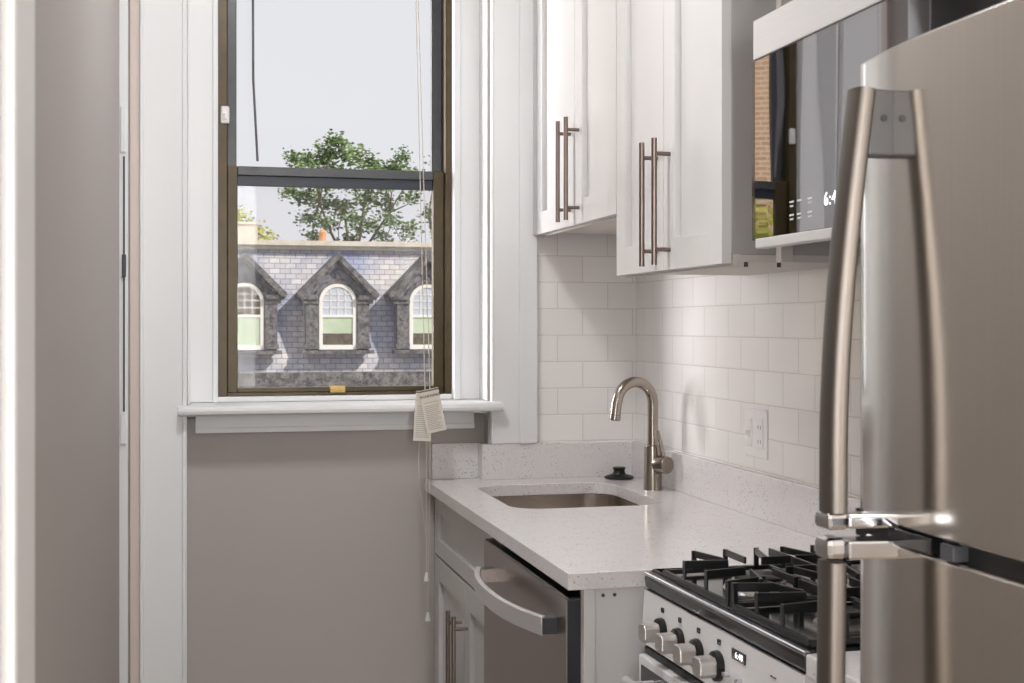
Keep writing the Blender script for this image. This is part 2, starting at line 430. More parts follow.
box(bm, -1.159, -0.589, 0.137, 0.165, 1.166, 1.180); 
ls = obj('lower_sash', bm, M['bronze'], win, 0.002)
bm = new(); box(bm, -1.159, -0.589, 0.137, 0.165, 1.792, 1.818); obj('meeting_rail', bm, M['bronze_reflect'], ls, 0.002)
bm = new(); box(bm, -1.159, -0.589, 0.150, 0.165, 1.763, 1.792); obj('sash_rail', bm, M['bronze_blue'], ls, 0.001)
bm = new()
box(bm, -1.159, -0.589, 0.151, 0.154, 1.180, 1.765); obj('pane', bm, M['glass'], ls)
bm = new(); box(bm, -1.159, -0.589, 0.180, 0.1805, 1.175, 1.765); obj('insect_screen', bm, M['screen'], win)
bm = new(); box(bm, -0.896, -0.850, 0.128, 0.140, 1.163, 1.184); box(bm, -0.890, -0.856, 0.122, 0.130, 1.168, 1.176)
obj('sash_latch', bm, M['brass'], win, 0.002)
bm = new()   # upper sash
box(bm, -1.1875, -1.161, 0.168, 0.188, 1.775, 2.63); box(bm, -0.589, -0.5565, 0.168, 0.188, 1.775, 2.63)
box(bm, -1.161, -0.589, 0.168, 0.188, 1.770, 1.812); box(bm, -1.161, -0.589, 0.168, 0.188, 2.60, 2.63)
us = obj('upper_sash', bm, M['bronze_reflect'], win, 0.002)
bm = new(); box(bm, -1.161, -0.589, 0.177, 0.180, 1.812, 2.60); obj('pane', bm, M['glass'], us)
bm = new(); box(bm, -1.207, -1.183, 0.108, 0.126, 1.935, 1.985); box(bm, -1.201, -1.189, 0.100, 0.110, 1.945, 1.965)
obj('frame_clip', bm, M['plastic'], win, 0.005)

# blind: head rail out of frame with wand, cords, tags
bl = thing('window_blind', (-0.875, 0.06, 2.4), 'raised white window blind with hanging grey wand and two pull cords', 'blind')
bm = new(); box(bm, -1.20, -0.55, 0.02, 0.07, 2.60, 2.65)
for i in range(9): box(bm, -1.195, -0.555, 0.022, 0.068, 2.555+i*0.005, 2.5575+i*0.005)
obj('head_rail', bm, M['plastic'], bl)
bm = new(); tube(bm, [(-1.122, 0.03, 2.60), (-1.120, 0.03, 2.05), (-1.108, 0.03, 1.82)], 0.0035, 8); obj('wand', bm, M['wand'], bl)
bm = new(); tube(bm, [(-0.668, 0.02, 2.60), (-0.652, -0.078, 1.20), (-0.648, -0.080, 1.02), (-0.648, -0.082, 0.665)], 0.0013, 6); c1 = obj('pull_cord', bm, M['ivory'], bl)
bm = new(); tube(bm, [(-0.664, 0.02, 2.60), (-0.637, -0.074, 1.20), (-0.638, -0.086, 1.02), (-0.646, -0.09, 0.56)], 0.0013, 6); c2 = obj('pull_cord', bm, M['ivory'], bl)
bm = new(); tube(bm, [(-0.668, -0.088, 1.06), (-0.672, -0.089, 0.98), (-0.668, -0.09, 0.90), (-0.657, -0.09, 0.82), (-0.653, -0.09, 0.78), (-0.649, -0.088, 0.84), (-0.650, -0.087, 0.92)], 0.0012, 6); obj('cord_loop', bm, M['ivory'], bl)
for x, y, z in ((-0.648, -0.082, 0.665), (-0.646, -0.09, 0.555)):
    bm = new(); lathe(bm, (x, y, z-0.022), (0, 0, 1), [(0.0075, 0), (0.008, 0.003), (0.005, 0.016), (0.003, 0.024)], 12)
    obj('tassel', bm, M['plastic'], bl, smooth=True)
# warning tags on the cord
def paper_tag(name, cx, z1, ang, w_, h_, y, label, head):
    t_ = thing(name, (cx, y, z1-h_), label, 'tag', 'paper tags on the blind cord')
    R4 = Matrix.Translation((cx, y, z1)) @ Matrix.Rotation(ang, 4, 'Y')
    bm = new(); v = box(bm, -w_/2, w_/2, -0.0008, 0.0008, -h_, 0)
    bmesh.ops.transform(bm, matrix=R4, verts=bm.verts[:]); obj('card', bm, M['tagpaper'], t_)
    bm = new(); n_ = 16
    rr = random.Random(3)
    for i in range(n_):
        zz = -h_*(0.30 + 0.66*i/n_)
        if head and i == 1: continue
        box(bm, -w_*0.38, w_*(0.38-0.25*rr.random()**3), -0.0014, -0.0009, zz-0.0008, zz)
    bmesh.ops.transform(bm, matrix=R4, verts=bm.verts[:]); obj('small_print', bm, M['printgrey'], t_)
    if head:
        textmesh('heading', 'WARNING', w_*0.2, M['printdark'], t_, R4 @ Matrix.Translation((0.001, -0.0014, -h_*0.16)) @ Matrix.Rotation(PI/2, 4, 'X'), 0.0002, True)
    bm = new(); box(bm, -w_/2, w_/2, -0.0014, -0.0009, -0.006, -0.0015)
    bmesh.ops.transform(bm, matrix=R4, verts=bm.verts[:]); obj('top_band', bm, M['printgrey'], t_)
M['tagpaper'] = plain('tag_paper', (224, 216, 204), 0.7)
M['knob'] = metal('satin_knob_steel', (226, 222, 218), 0.42, 'n', 0.0)
M['printgrey'] = plain('print_grey', (120, 114, 108), 0.7)
paper_tag('warning_tag', -0.655, 1.176, 0.06, 0.050, 0.139, -0.095, 'cream paper tag on the blind cord, hanging behind the headed one', None)
paper_tag('warning_tag', -0.646, 1.182, -0.20, 0.056, 0.122, -0.101, 'cream warning tag with black heading, hanging in front on the blind cord', True)

# ------------------------------------------------------------------ outdoors
def yz(y, z): return (y, z)
tw = thing('townhouse', (2.7, 34, -9), 'grey mansard roofed townhouse across the street with arched dormer windows', 'building')
bm = new()
prism(bm, [(33.30, 0.07), (34.35, 3.55), (40, 3.55), (40, 0.07)], 'X', -9, 16)
obj('slate_roof', bm, M['slate'], tw)
bm = new(); box(bm, -9, 16, 34.2, 40, 3.55, 3.66); box(bm, -9, 16, 34.05, 40, 3.66, 3.80); obj('roof_ledge', bm, M['ledge'], tw)
bm = new(); box(bm, -9, 16, 32.9, 40, -0.42, 0.07); box(bm, -9, 16, 32.75, 33.2, -0.75, -0.42); obj('gutter_cornice', bm, M['darkstone'], tw)
bm = new(); box(bm, -9, 16, 33.3, 40, -9, -0.75); obj('lower_wall', bm, M['brick'], tw)
def arch(cx, hw, z0, zs, n=16):
    p = [(cx-hw, z0), (cx+hw, z0)]
    for i in range(n+1):
        a = PI*i/n; p.append((cx+hw*math.cos(a), zs+hw*math.sin(a)))
    return p
for k, cx in enumerate((-4.93, -2.38, 0.173, 2.725, 5.27, 7.82, 10.37)):
    yf = 33.12
    bm = new(); prism(bm, [(cx-0.88, 0.62), (cx+0.88, 0.62), (cx+0.88, 2.25), (cx, 3.15), (cx-0.88, 2.25)], 'Y', yf, 35.2)
    d = obj('dormer', bm, M['gable'], tw)
    bm = new()
    for s in (-1, 1):   # raking mouldings and returns
        prism(bm, [(cx+s*1.12, 2.16), (cx+s*1.14, 2.26), (cx, 3.40), (cx, 3.20), (cx+s*0.98, 2.18)], 'Y', yf-0.28, 35.0)
        prism(bm, [(cx+s*0.96, 2.20), (cx+s*0.98, 2.24), (cx, 3.22), (cx, 3.08), (cx+s*0.86, 2.20)], 'Y', yf-0.16, 33.6)
        x0, x1 = sorted((cx+s*0.56, cx+s*1.08)); box(bm, x0, x1, yf-0.2, yf+0.1, 2.10, 2.22)
        x0, x1 = sorted((cx+s*0.52, cx+s*0.98)); box(bm, x0, x1, yf-0.14, yf+0.1, 1.98, 2.10)
    box(bm, cx-0.06, cx+0.06, yf-0.1, yf, 2.66, 2.82)
    obj('gable_moulding', bm, M['darkstone'], d)
    bm = new()
    for s in (-1, 1):
        x0, x1 = sorted((cx+s*0.54, cx+s*0.88)); box(bm, x0, x1, yf-0.1, yf+0.05, 0.72, 1.98)
        x0, x1 = sorted((cx+s*0.52, cx+s*0.92)); box(bm, x0, x1, yf-0.14, yf+0.05, 0.72, 0.86)
    box(bm, cx-1.0, cx+1.0, yf-0.22, yf+0.1, 0.58, 0.68)
    # arched hood
    for i in range(14):
        a0, a1 = PI*i/14, PI*(i+1)/14
        prism(bm, [(cx+0.53*math.cos(a0), 2.03+0.53*math.sin(a0)), (cx+0.66*math.cos(a0), 2.03+0.66*math.sin(a0)),
                   (cx+0.66*math.cos(a1), 2.03+0.66*math.sin(a1)), (cx+0.53*math.cos(a1), 2.03+0.53*math.sin(a1))], 'Y', yf-0.08, yf)
    obj('pilaster', bm, M['darkstone'], d)
    # white sash frame
    bm = new()
    for i in range(14):
        a0, a1 = PI*i/14, PI*(i+1)/14
        prism(bm, [(cx+0.42*math.cos(a0), 2.03+0.42*math.sin(a0)), (cx+0.52*math.cos(a0), 2.03+0.52*math.sin(a0)),
                   (cx+0.52*math.cos(a1), 2.03+0.52*math.sin(a1)), (cx+0.42*math.cos(a1), 2.03+0.42*math.sin(a1))], 'Y', yf-0.06, yf)
    box(bm, cx-0.52, cx-0.42, yf-0.06, yf, 0.70, 2.03); box(bm, cx+0.42, cx+0.52, yf-0.06, yf, 0.70, 2.03)
    box(bm, cx-0.42, cx+0.42, yf-0.06, yf, 0.70, 0.83); box(bm, cx-0.42, cx+0.42, yf-0.06, yf, 1.60, 1.67)
    for q in (-0.2, 0.0, 0.2): box(bm, cx+q-0.012, cx+q+0.012, yf-0.045, yf-0.005, 1.67, 2.4)
    for q in (1.86, 2.06, 2.24): box(bm, cx-0.40, cx+0.40, yf-0.045, yf-0.005, q-0.012, q+0.012)
    obj('sash_frame', bm, M['winwhite'], d)
    bm = new(); prism(bm, arch(cx, 0.43, 1.62, 2.03), 'Y', yf-0.03, yf-0.001)
    obj('upper_pane', bm, M['brownpane'] if cx < 1 else M['skyglass'], d)
    bm = new(); box(bm, cx-0.43, cx+0.43, yf-0.03, yf-0.001, 0.8 if cx < 1 else 1.15, 1.62); obj('window_shade', bm, M['blind'], d)
    if cx > 1:
        bm = new(); prism(bm, [(cx-0.43, 0.8), (cx+0.43, 0.8), (cx+0.43, 1.02), (cx+0.25, 1.16), (cx-0.2, 1.16), (cx-0.43, 1.05)], 'Y', yf-0.028, yf-0.0005); obj('lower_pane', bm, M['brownpane'], d)
bm = new(); box(bm, -0.15, 0.66, 36, 36.8, 3.81, 4.38); box(bm, -0.2, 0.71, 35.95, 36.85, 4.38, 4.46)
tag(obj('chimney', bm, M['ledge']), 'pale stone chimney block on the townhouse roof at the left window edge', 'chimney')
bm = new(); lathe(bm, (2.78, 38, 3.81), (0, 0, 1), [(0.16, 0), (0.16, 0.1), (0.11, 0.35), (0.13, 0.5), (0.06, 0.6)], 12)
M['terracotta'] = speck('terracotta', (196, 140, 96), (214, 160, 110), 5)
tag(obj('chimney_pot', bm, M['terracotta'], smooth=True), 'small orange chimney pot above the roof ledge', 'chimney pot')
bm = new(); box(bm, -40, 40, 1.0, 60, -9.3, -9)
tag(obj('floor', bm, M['asphalt']), 'grey street ground far below the window', 'street', kind='structure')

def tree(name, base, clusters, leafmat, label, leafsize, seed, density=26):
    rr = random.Random(seed); bx, by, bz = base
    t_ = thing(name, base, label, 'tree', 'trees outside the window')
    bm = new(); hub = Vector((bx, by, bz))
    zmin = min(c[2] for c in clusters)
    fork = Vector((bx, by, zmin-1.0))
    tube(bm, [hub, (bx+0.05, by, (bz+zmin)/2), fork], [0.2, 0.14, 0.1], 8)
    span = max(abs(c[0]-bx) for c in clusters)
    zm = zmin+0.35*(max(c[2] for c in clusters)-zmin)
    limbs = [Vector((bx+span*k_+rr.uniform(-.1, .1), by+rr.uniform(-.4, .4), zm+rr.uniform(-.3, .3))) for k_ in (-0.5, -0.1, 0.25, 0.6)]
    for l_ in limbs:
        m1 = fork.lerp(l_, 0.5)+Vector((rr.uniform(-.15, .15), 0, rr.uniform(-.1, .2)))
        tube(bm, [fork, m1, l_], [0.07, 0.055, 0.04], 6)
    for cx, cy, cz, r in clusters:
        e = Vector((cx, cy, cz)); l_ = min(limbs, key=lambda q: (q-e).length)
        m2 = l_.lerp(e, 0.55)+Vector((rr.uniform(-.2, .2), rr.uniform(-.2, .2), rr.uniform(-.1, .2)))
        tube(bm, [l_, m2, e], [0.032, 0.02, 0.008], 5)
    obj('trunk', bm, M['bark'], t_)
    bm = new()
    for cx, cy, cz, r in clusters:
        nsub = max(4, int(density*r))
        for _ in range(nsub):
            d = Vector((rr.gauss(0, 1), rr.gauss(0, 1), rr.gauss(0, 0.7))); d.normalize(); d *= r*rr.random()**0.45
            sx, sy, sz = cx+d.x, cy+d.y, cz+d.z
            for _ in range(16):
                p = Vector((sx+rr.gauss(0, leafsize*1.9), sy+rr.gauss(0, leafsize*1.9), sz+rr.gauss(0, leafsize*1.3)))
                a = Vector((rr.gauss(0, 1), rr.gauss(0, 1), rr.gauss(0, 0.8))).normalized(); u, v_ = frame_of(a)
                s = leafsize*rr.uniform(0.6, 1.2)
                vs_ = [bm.verts.new(p+u*s), bm.verts.new(p+v_*s*0.55), bm.verts.new(p-u*s), bm.verts.new(p-v_*s*0.55)]
                bm.faces.new(vs_)
    obj('foliage', bm, leafmat, t_)
# main tree behind the townhouse: cluster offsets in metres from its trunk
MT = [(-0.4, 8.3, .45), (-0.7, 8.0, .45), (0.1, 8.0, .4), (-1.6, 7.7, .4), (-1.2, 7.6, .4), (-0.5, 7.5, .6), (0.3, 7.5, .5), (0.9, 7.2, .4), (1.5, 7.5, .4), (2.0, 7.8, .3), (1.9, 7.4, .35),
      (2.3, 7.1, .25), (-2.2, 7.6, .22), (-1.9, 7.1, .3), (-0.9, 6.8, .5), (0.2, 6.8, .5), (1.2, 6.7, .45), (-2.3, 6.3, .3), (-1.7, 6.2, .45), (-1.0, 6.1, .5), (-0.2, 6.0, .5), (0.6, 6.1, .45),
      (1.5, 6.1, .4), (2.2, 6.2, .3), (-1.5, 5.4, .4), (-0.9, 5.2, .35), (0.1, 5.3, .4), (0.8, 5.2, .4), (1.4, 5.4, .3), (2.1, 5.0, .35), (-1.3, 4.7, .3), (0.2, 4.6, .4), (1.2, 4.5, .4), (2.3, 4.4, .35), (-0.4, 4.4, .25)]
rr0 = random.Random(5)
tree('street_tree', (4.6, 46, -9), [(4.6+a, 46+rr0.uniform(-1.4, 1.4), b, r) for a, b, r in MT], M['leaf'], 'large leafy green tree rising behind the townhouse roof', 0.085, 11, 36)
RT = [(0.0, 7.4, .4), (0.4, 6.9, .5), (-0.3, 6.8, .4), (0.2, 6.2, .5), (-0.2, 5.6, .5), (0.4, 5.2, .5), (-0.1, 4.7, .5), (0.5, 4.3, .5), (1.2, 6.5, .7), (1.2, 5.5, .7)]
tree('street_tree', (7.35, 41, -9), [(7.35+a, 41+rr0.uniform(-1, 1), b-0.3, r) for a, b, r in RT], M['leaf'], 'second green tree cut off by the right side of the window', 0.08, 12, 34)
LT = [(-0.8, 5.3, .5), (-0.3, 5.0, .5), (0.2, 4.6, .45), (0.7, 4.2, .4), (-1.3, 5.7, .6), (-1.4, 4.8, .6), (0.1, 4.0, .4)]
tree('street_tree', (0.7, 44, -9), [(0.7+a, 44+rr0.uniform(-1, 1), b, r) for a, b, r in LT], M['leaf_y'], 'yellow-green tree top behind the chimney at the left of the window', 0.08, 13, 46)
# brick building and its trees seen only as a reflection in the microwave
bb = thing('brick_building', (-10, 17, -9), 'orange brick building mirrored in the microwave glass', 'building')
bm = new(); prism(bm, [(-18, 9), (-6.2, 15.2), (-9, 20), (-21, 14)], 'Z', -9, 16); obj('wall', bm, M['brick'], bb)
tree('street_tree', (-5.6, 11.2, -9), [(-5.6+rr0.uniform(-1.1, 1.4), 11.2+rr0.uniform(-.7, .7), z, .55) for z in (0.3, 0.5, 0.8, 1.0, 1.2, 1.5, 1.7, 1.9, 2.1, 2.3, 0.0, 0.9, 1.4, 2.5)], M['leaf_y'], 'sunlit bushy tree mirrored in the microwave glass', 0.06, 14, 50)

# ------------------------------------------------------------------ countertop, backsplash, sink
ct = thing('countertop', (-0.32, -0.70, 0.883), 'white speckled quartz countertop with an undermount sink cutout', 'countertop')
CX0, CX1, CY0, CY1 = -0.633, 0.0, -1.449, 0.0
def rrect(x0, x1, y0, y1, r, n=8):
    p = []
    for cx, cy, a0 in ((x1-r, y1-r, 0), (x0+r, y1-r, PI/2), (x0+r, y0+r, PI), (x1-r, y0+r, 1.5*PI)):
        for i in range(n+1):
            a = a0 + PI/2*i/n; p.append((cx+r*math.cos(a), cy+r*math.sin(a)))
    return p
SX0, SX1, SY0, SY1 = -0.528, -0.135, -0.632, -0.150
inner = rrect(SX0, SX1, SY0, SY1, 0.075)
outer = [(CX1, CY1)] * 0
bm = new()
def ring_slab(bm, inner, z0, z1):
    n = len(inner); q = n//4
    corners = [(CX1, CY1), (CX0, CY1), (CX0, CY0), (CX1, CY0)]
    def lay(z):
        return [bm.verts.new((x, y, z)) for x, y in inner], [bm.verts.new((x, y, z)) for x, y in corners]
    ti, tc = lay(z1); bi, bc = lay(z0)
    for I, Cn, flip in ((ti, tc, 0), (bi, bc, 1)):
        for c in range(4):
            seg = I[c*q:(c+1)*q]
            for a, b in zip(seg, seg[1:]): bm.faces.new((Cn[c], b, a))
            bm.faces.new((Cn[c], Cn[(c+1) % 4], I[((c+1)*q) % n], seg[-1]))
    for i in range(n): bm.faces.new((ti[i], ti[(i+1) % n], bi[(i+1) % n], bi[i]))
    for i in range(4): bm.faces.new((tc[i], tc[(i+1) % 4], bc[(i+1) % 4], bc[i]))
ring_slab(bm, inner, 0.883, 0.914)
slab = obj('slab', bm, M['quartz'], ct, 0.002)
bm = new(); box(bm, -0.633, -0.4525, 0.0, 0.05, 0.883, 0.914); obj('slab', bm, M['quartz'], ct)
bm = new()
box(bm, -0.475, -0.02, -0.022, 0.0, 0.914, 1.0165)
obj('back_splash', bm, M['quartz'], ct, 0.0015)
bm = new(); box(bm, -0.612, -0.4755, 0.03, 0.05, 0.914, 1.0165); box(bm, -0.4755, -0.4535, -0.02, 0.05, 0.914, 1.0165)
obj('niche_splash', bm, M['quartz'], ct, 0.0015)
bm = new(); box(bm, -0.02, 0.0, -1.449, 0.0, 0.914, 1.0165); obj('side_splash', bm, M['quartz'], ct, 0.0015)

sk = thing('kitchen_sink', (-0.33, -0.39, 0.69), 'rounded stainless steel undermount sink basin', 'sink')
bm = new(); levels = [(0.004, 0.881), (0.004, 0.86), (0.006, 0.74), (-0.012, 0.715), (-0.04, 0.705), (-0.12, 0.700)]
rings = []
for off, z in levels:
    r = max(0.02, 0.078+off)
    rings.append([bm.verts.new((x, y, z)) for x, y in rrect(SX0-off, SX1+off, SY0-off, SY1+off, r)])
for a, b in zip(rings, rings[1:]):
    for i in range(len(a)): bm.faces.new((a[i], a[(i+1) % len(a)], b[(i+1) % len(a)], b[i]))
bm.faces.new(rings[-1])
fl = [bm.verts.new((x, y, 0.881)) for x, y in rrect(SX0-.02, SX1+.02, SY0-.02, SY1+.02, 0.09)]
for i in range(len(fl)): bm.faces.new((fl[i], fl[(i+1) % len(fl)], rings[0][(i+1) % len(fl)], rings[0][i]))
b_ = obj('basin', bm, M['sink'], sk, smooth=True)
sm = b_.modifiers.new('thick', 'SOLIDIFY'); sm.thickness = 0.0015; sm.offset = 1
bm = new(); lathe(bm, (-0.33, -0.39, 0.697), (0, 0, 1), [(0.045, 0), (0.045, 0.006), (0.032, 0.007), (0.03, 0.003), (0.005, 0.003)], 24)
obj('drain', bm, M['chrome'], sk, smooth=True)

# faucet
fx, fy = -0.072, -0.345
fa = thing('faucet', (fx, fy, 0.914), 'brushed nickel single lever faucet with gooseneck spout behind the sink', 'faucet')
bm = new(); lathe(bm, (fx, fy, 0.914), (0, 0, 1), [(0.0255, 0), (0.0255, 0.002), (0.0245, 0.004), (0.0245, 0.117), (0.0235, 0.121), (0.015, 0.122)], 32)
obj('body', bm, M['nickel'], fa, smooth=True)
u = Vector((-0.97, -0.24, 0)).normalized(); base = Vector((fx, fy, 0)); R_ = 0.057
pts = [base+Vector((0, 0, 1.03)), base+Vector((0, 0, 1.08)), base+Vector((0, 0, 1.150))]
for i in range(1, 17):
    a = math.radians(168)*i/16; pts.append(base + u*(R_-R_*math.cos(a)) + Vector((0, 0, 1.150+R_*math.sin(a))))
tip_dir = (pts[-1]-pts[-2]).normalized(); pts.append(pts[-1]+tip_dir*0.012 + u*0.000)
dirn = (u*0.13 + Vector((0, 0, -1))).normalized()
pts.append(pts[-1]+dirn*0.03)
bm = new(); tube(bm, pts, [0.0145]*(len(pts)), 20); obj('spout', bm, M['nickel'], fa, smooth=True)
e = pts[-1]
bm = new(); tube(bm, [e, e+dirn*0.001, e+dirn*0.014, e+dirn*0.016], [0.0135, 0.0148, 0.0148, 0.012], 20); obj('aerator', bm, M['nickel'], fa, smooth=True)
hd = Vector((0.37, -0.93, 0)).normalized(); hb = Vector((fx, fy, 0.985))
bm = new(); lathe(bm, hb, hd, [(0.019, 0.0), (0.019, 0.020), (0.0235, 0.023), (0.0235, 0.058), (0.022, 0.060), (0.0, 0.060)], 32)
cp = obj('lever_hub', bm, M['nickel'], fa, smooth=True)
q0 = hb+hd*0.045
bm = new(); tube(bm, [q0+Vector((0, 0, 0.012)), q0+Vector((-0.008, 0, 0.05)), q0+Vector((-0.018, 0, 0.092))], [0.007, 0.0055, 0.004], 12); obj('lever', bm, M['nickel'], fa, smooth=True)
# sink stopper
bm = new(); lathe(bm, (-0.078, -0.075, 0.914), (0, 0, 1), [(0.040, 0), (0.043, 0.003), (0.043, 0.006), (0.036, 0.009), (0.020, 0.013), (0.016, 0.020), (0.0165, 0.026), (0.019, 0.030), (0.018, 0.033), (0.0, 0.033)], 32)
tag(obj('sink_stopper', bm, M['black'], smooth=True), 'black rubber sink stopper lying on the counter by the faucet', 'sink stopper')

# wall plate
ou = thing('wall_outlet', (0, -0.86, 1.055), 'white double wall plate with switch and receptacle on the tiles', 'outlet')
bm = new(); box(bm, -0.006, 0.0, -0.920, -0.800, 1.050, 1.164); obj('cover_plate', bm, M['plastic'], ou, 0.002)
bm = new(); box(bm, -0.0085, -0.006, -0.845, -0.822, 1.075, 1.14); sw = obj('switch', bm, M['plastic'], ou, 0.001)
bm = new(); prism(bm, [(-0.0085, 1.095), (-0.020, 1.106), (-0.0185, 1.112), (-0.0085, 1.112)], 'Y', -0.838, -0.829); obj('toggle', bm, M['plastic'], sw)
bm = new(); box(bm, -0.0085, -0.006, -0.905, -0.874, 1.073, 1.142); rc = obj('receptacle', bm, M['plastic'], ou, 0.001)
for z in (1.088, 1.122):
    for y in (-0.8965, -0.8835):
        bm = new(); box(bm, -0.0088, -0.0084, y-0.001, y+0.001, z-0.004, z+0.005); obj('slot', bm, M['darkgrey'], rc)

# ------------------------------------------------------------------ cabinets
def shaker(bm, xf, y0, y1, z0, z1, rail=0.062, th=0.020, rec=0.012):
    """door facing -X: front plane x=xf"""
    a, b = xf, xf+th
    box(bm, a, b, y0, y0+rail, z0, z1); box(bm, a, b, y1-rail, y1, z0, z1)
    box(bm, a, b, y0+rail, y1-rail, z0, z0+rail); box(bm, a, b, y0+rail, y1-rail, z1-rail, z1)
    # recessed panel with a shadow groove along its edges
    g = 0.008
    box(bm, xf+rec+0.0068, b, y0+rail, y1-rail, z0+rail, z1-rail)
    box(bm, xf+rec, xf+rec+0.0068, y0+rail+0.001, y1-rail-g, z0+rail+0.001, z1-rail-g)
def pull(parent, xf, y, z0, z1, proj=0.035, r=0.006, inset=0.032):
    bm = new(); tube(bm, [(xf-proj, y, z0), (xf-proj, y, z1)], r, 14)
    h = obj('pull_handle', bm, M['pull'], parent, smooth=True)
    for z in (z0+inset, z1-inset):
        bm = new(); tube(bm, [(xf+0.001, y, z), (xf-proj, y, z)], r*0.75, 10); obj('standoff', bm, M['pull'], h, smooth=True)
def upper(label, y0, y1, z0, z1, ymid, sideM, hz0, hz1):
    t_ = thing('wall_cabinet', (-0.15, (y0+y1)/2, z0), label, 'cabinet', )
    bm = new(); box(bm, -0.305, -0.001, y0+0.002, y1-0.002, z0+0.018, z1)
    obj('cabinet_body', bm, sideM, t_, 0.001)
    bm = new(); box(bm, -0.303, -0.290, y0+0.001, y1-0.001, z0-0.004, z0+0.018); box(bm, -0.290, -0.001, y0+0.002, y1-0.002, z0+0.004, z0+0.0175)
    obj('bottom_panel', bm, M['cabin'], t_)
    for a, b, hy in ((y0+0.002, ymid-0.0015, ymid-0.038), (ymid+0.0015, y1-0.002, ymid+0.038)):
        bm = new(); shaker(bm, -0.325, a, b, z0, z1); d = obj('cabinet_door', bm, M['cab'], t_, 0.0012)
        bm = new(); tube(bm, [(-0.36, hy, hz0), (-0.36, hy, hz1)], 0.006, 14); h = obj('pull_handle', bm, M['pull'], d, smooth=True)
    return t_
def upper_pulls(t_, ymid, hz0, hz1):
    for hy in (ymid-0.038, ymid+0.038):
        for z in (hz0+0.032, hz1-0.032):
            bm = new(); tube(bm, [(-0.324, hy, z), (-0.36, hy, z)], 0.0045, 10); obj('handle_standoff', bm, M['pull'], t_, smooth=True)
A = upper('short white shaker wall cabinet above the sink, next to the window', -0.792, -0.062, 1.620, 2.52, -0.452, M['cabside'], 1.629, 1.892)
upper_pulls(A, -0.452, 1.629, 1.892)
bm = new(); box(bm, -0.325, -0.305, -0.060, -0.004, 1.622, 2.52); obj('filler_strip', bm, M['cab'], A, 0.001)
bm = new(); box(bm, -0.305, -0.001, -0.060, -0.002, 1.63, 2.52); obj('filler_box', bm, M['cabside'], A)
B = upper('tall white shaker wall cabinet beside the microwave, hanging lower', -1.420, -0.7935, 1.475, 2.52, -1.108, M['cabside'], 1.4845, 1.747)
upper_pulls(B, -1.108, 1.4845, 1.747)
bm = new(); box(bm, -0.215, -0.190, -1.440, -1.4185, 1.478, 2.5); box(bm, -0.19, -0.02, -1.452, -1.4185, 1.60, 2.5); obj('side_batten', bm, M['cabin'], B, 0.001)
for x, y in ((-0.27, -1.405), (-0.20, -1.40)):
    bm = new(); tube(bm, [(x, y, 1.4795), (x, y, 1.470)], 0.004, 10); obj('screw', bm, M['darkgrey'], B)
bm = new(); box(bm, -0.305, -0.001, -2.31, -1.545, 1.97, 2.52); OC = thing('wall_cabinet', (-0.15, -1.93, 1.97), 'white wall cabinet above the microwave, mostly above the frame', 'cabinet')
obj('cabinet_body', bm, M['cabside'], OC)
for a, b in ((-2.308, -1.929), (-1.926, -1.547)):
    bm = new(); shaker(bm, -0.325, a, b, 1.97, 2.52); obj('cabinet_door', bm, M['cab'], OC, 0.0012)

# base cabinet under the sink
bc = thing('base_cabinet', (-0.32, -0.35, 0), 'white shaker base cabinet under the sink, left of the dishwasher', 'cabinet')
bm = new(); box(bm, -0.583, -0.002, -0.72, -0.700, 0.10, 0.882); box(bm, -0.583, -0.002, 0.0-0.018, -0.001, 0.10, 0.882); box(bm, -0.583, -0.46, 0.0, 0.045, 0.10, 0.882)
box(bm, -0.583, -0.565, -0.70, -0.018, 0.10, 0.882); box(bm, -0.565, -0.002, -0.70, -0.018, 0.10, 0.12); box(bm, -0.53, -0.5, -0.72, 0.045, 0.0, 0.10)
obj('cabinet_body', bm, M['cab'], bc, 0.001)
bm = new(); shaker(bm, -0.603, -0.718, 0.035, 0.702, 0.868, 0.045); obj('drawer_front', bm, M['cab'], bc, 0.0012)
for a, b in ((-0.718, -0.3935), (-0.3905, 0.035)):
    bm = new(); shaker(bm, -0.603, a, b, 0.115, 0.694); obj('cabinet_door', bm, M['cab'], bc, 0.0012)
for y in (-0.356, -0.430):
    bm = new(); tube(bm, [(-0.640, y, 0.36), (-0.640, y, 0.617)], 0.006, 14); h = obj('pull_handle', bm, M['nickel'], bc, smooth=True)
    for z in (0.392, 0.585):
        bm = new(); tube(bm, [(-0.602, y, z), (-0.64, y, z)], 0.0045, 10); obj('standoff', bm, M['nickel'], h, smooth=True)
# end panel beside dishwasher
ep = thing('end_panel', (-0.3, -1.42, 0), 'white end panel under the counter corner, with two screw holes', 'panel')
bm = new(); box(bm, -0.600, -0.002, -1.432, -1.416, 0.0, 0.882); obj('board', bm, M['cab'], ep, 0.001)
bm = new(); box(bm, -0.600, -0.578, -1.437, -1.432, 0.0, 0.882); obj('edge_strip', bm, M['cab'], ep, 0.001)
for x in (-0.562, -0.540):
    bm = new(); tube(bm, [(x, -1.4325, 0.868), (x, -1.4315, 0.868)], 0.0035, 12); obj('screw_hole', bm, M['darkgrey'], ep)

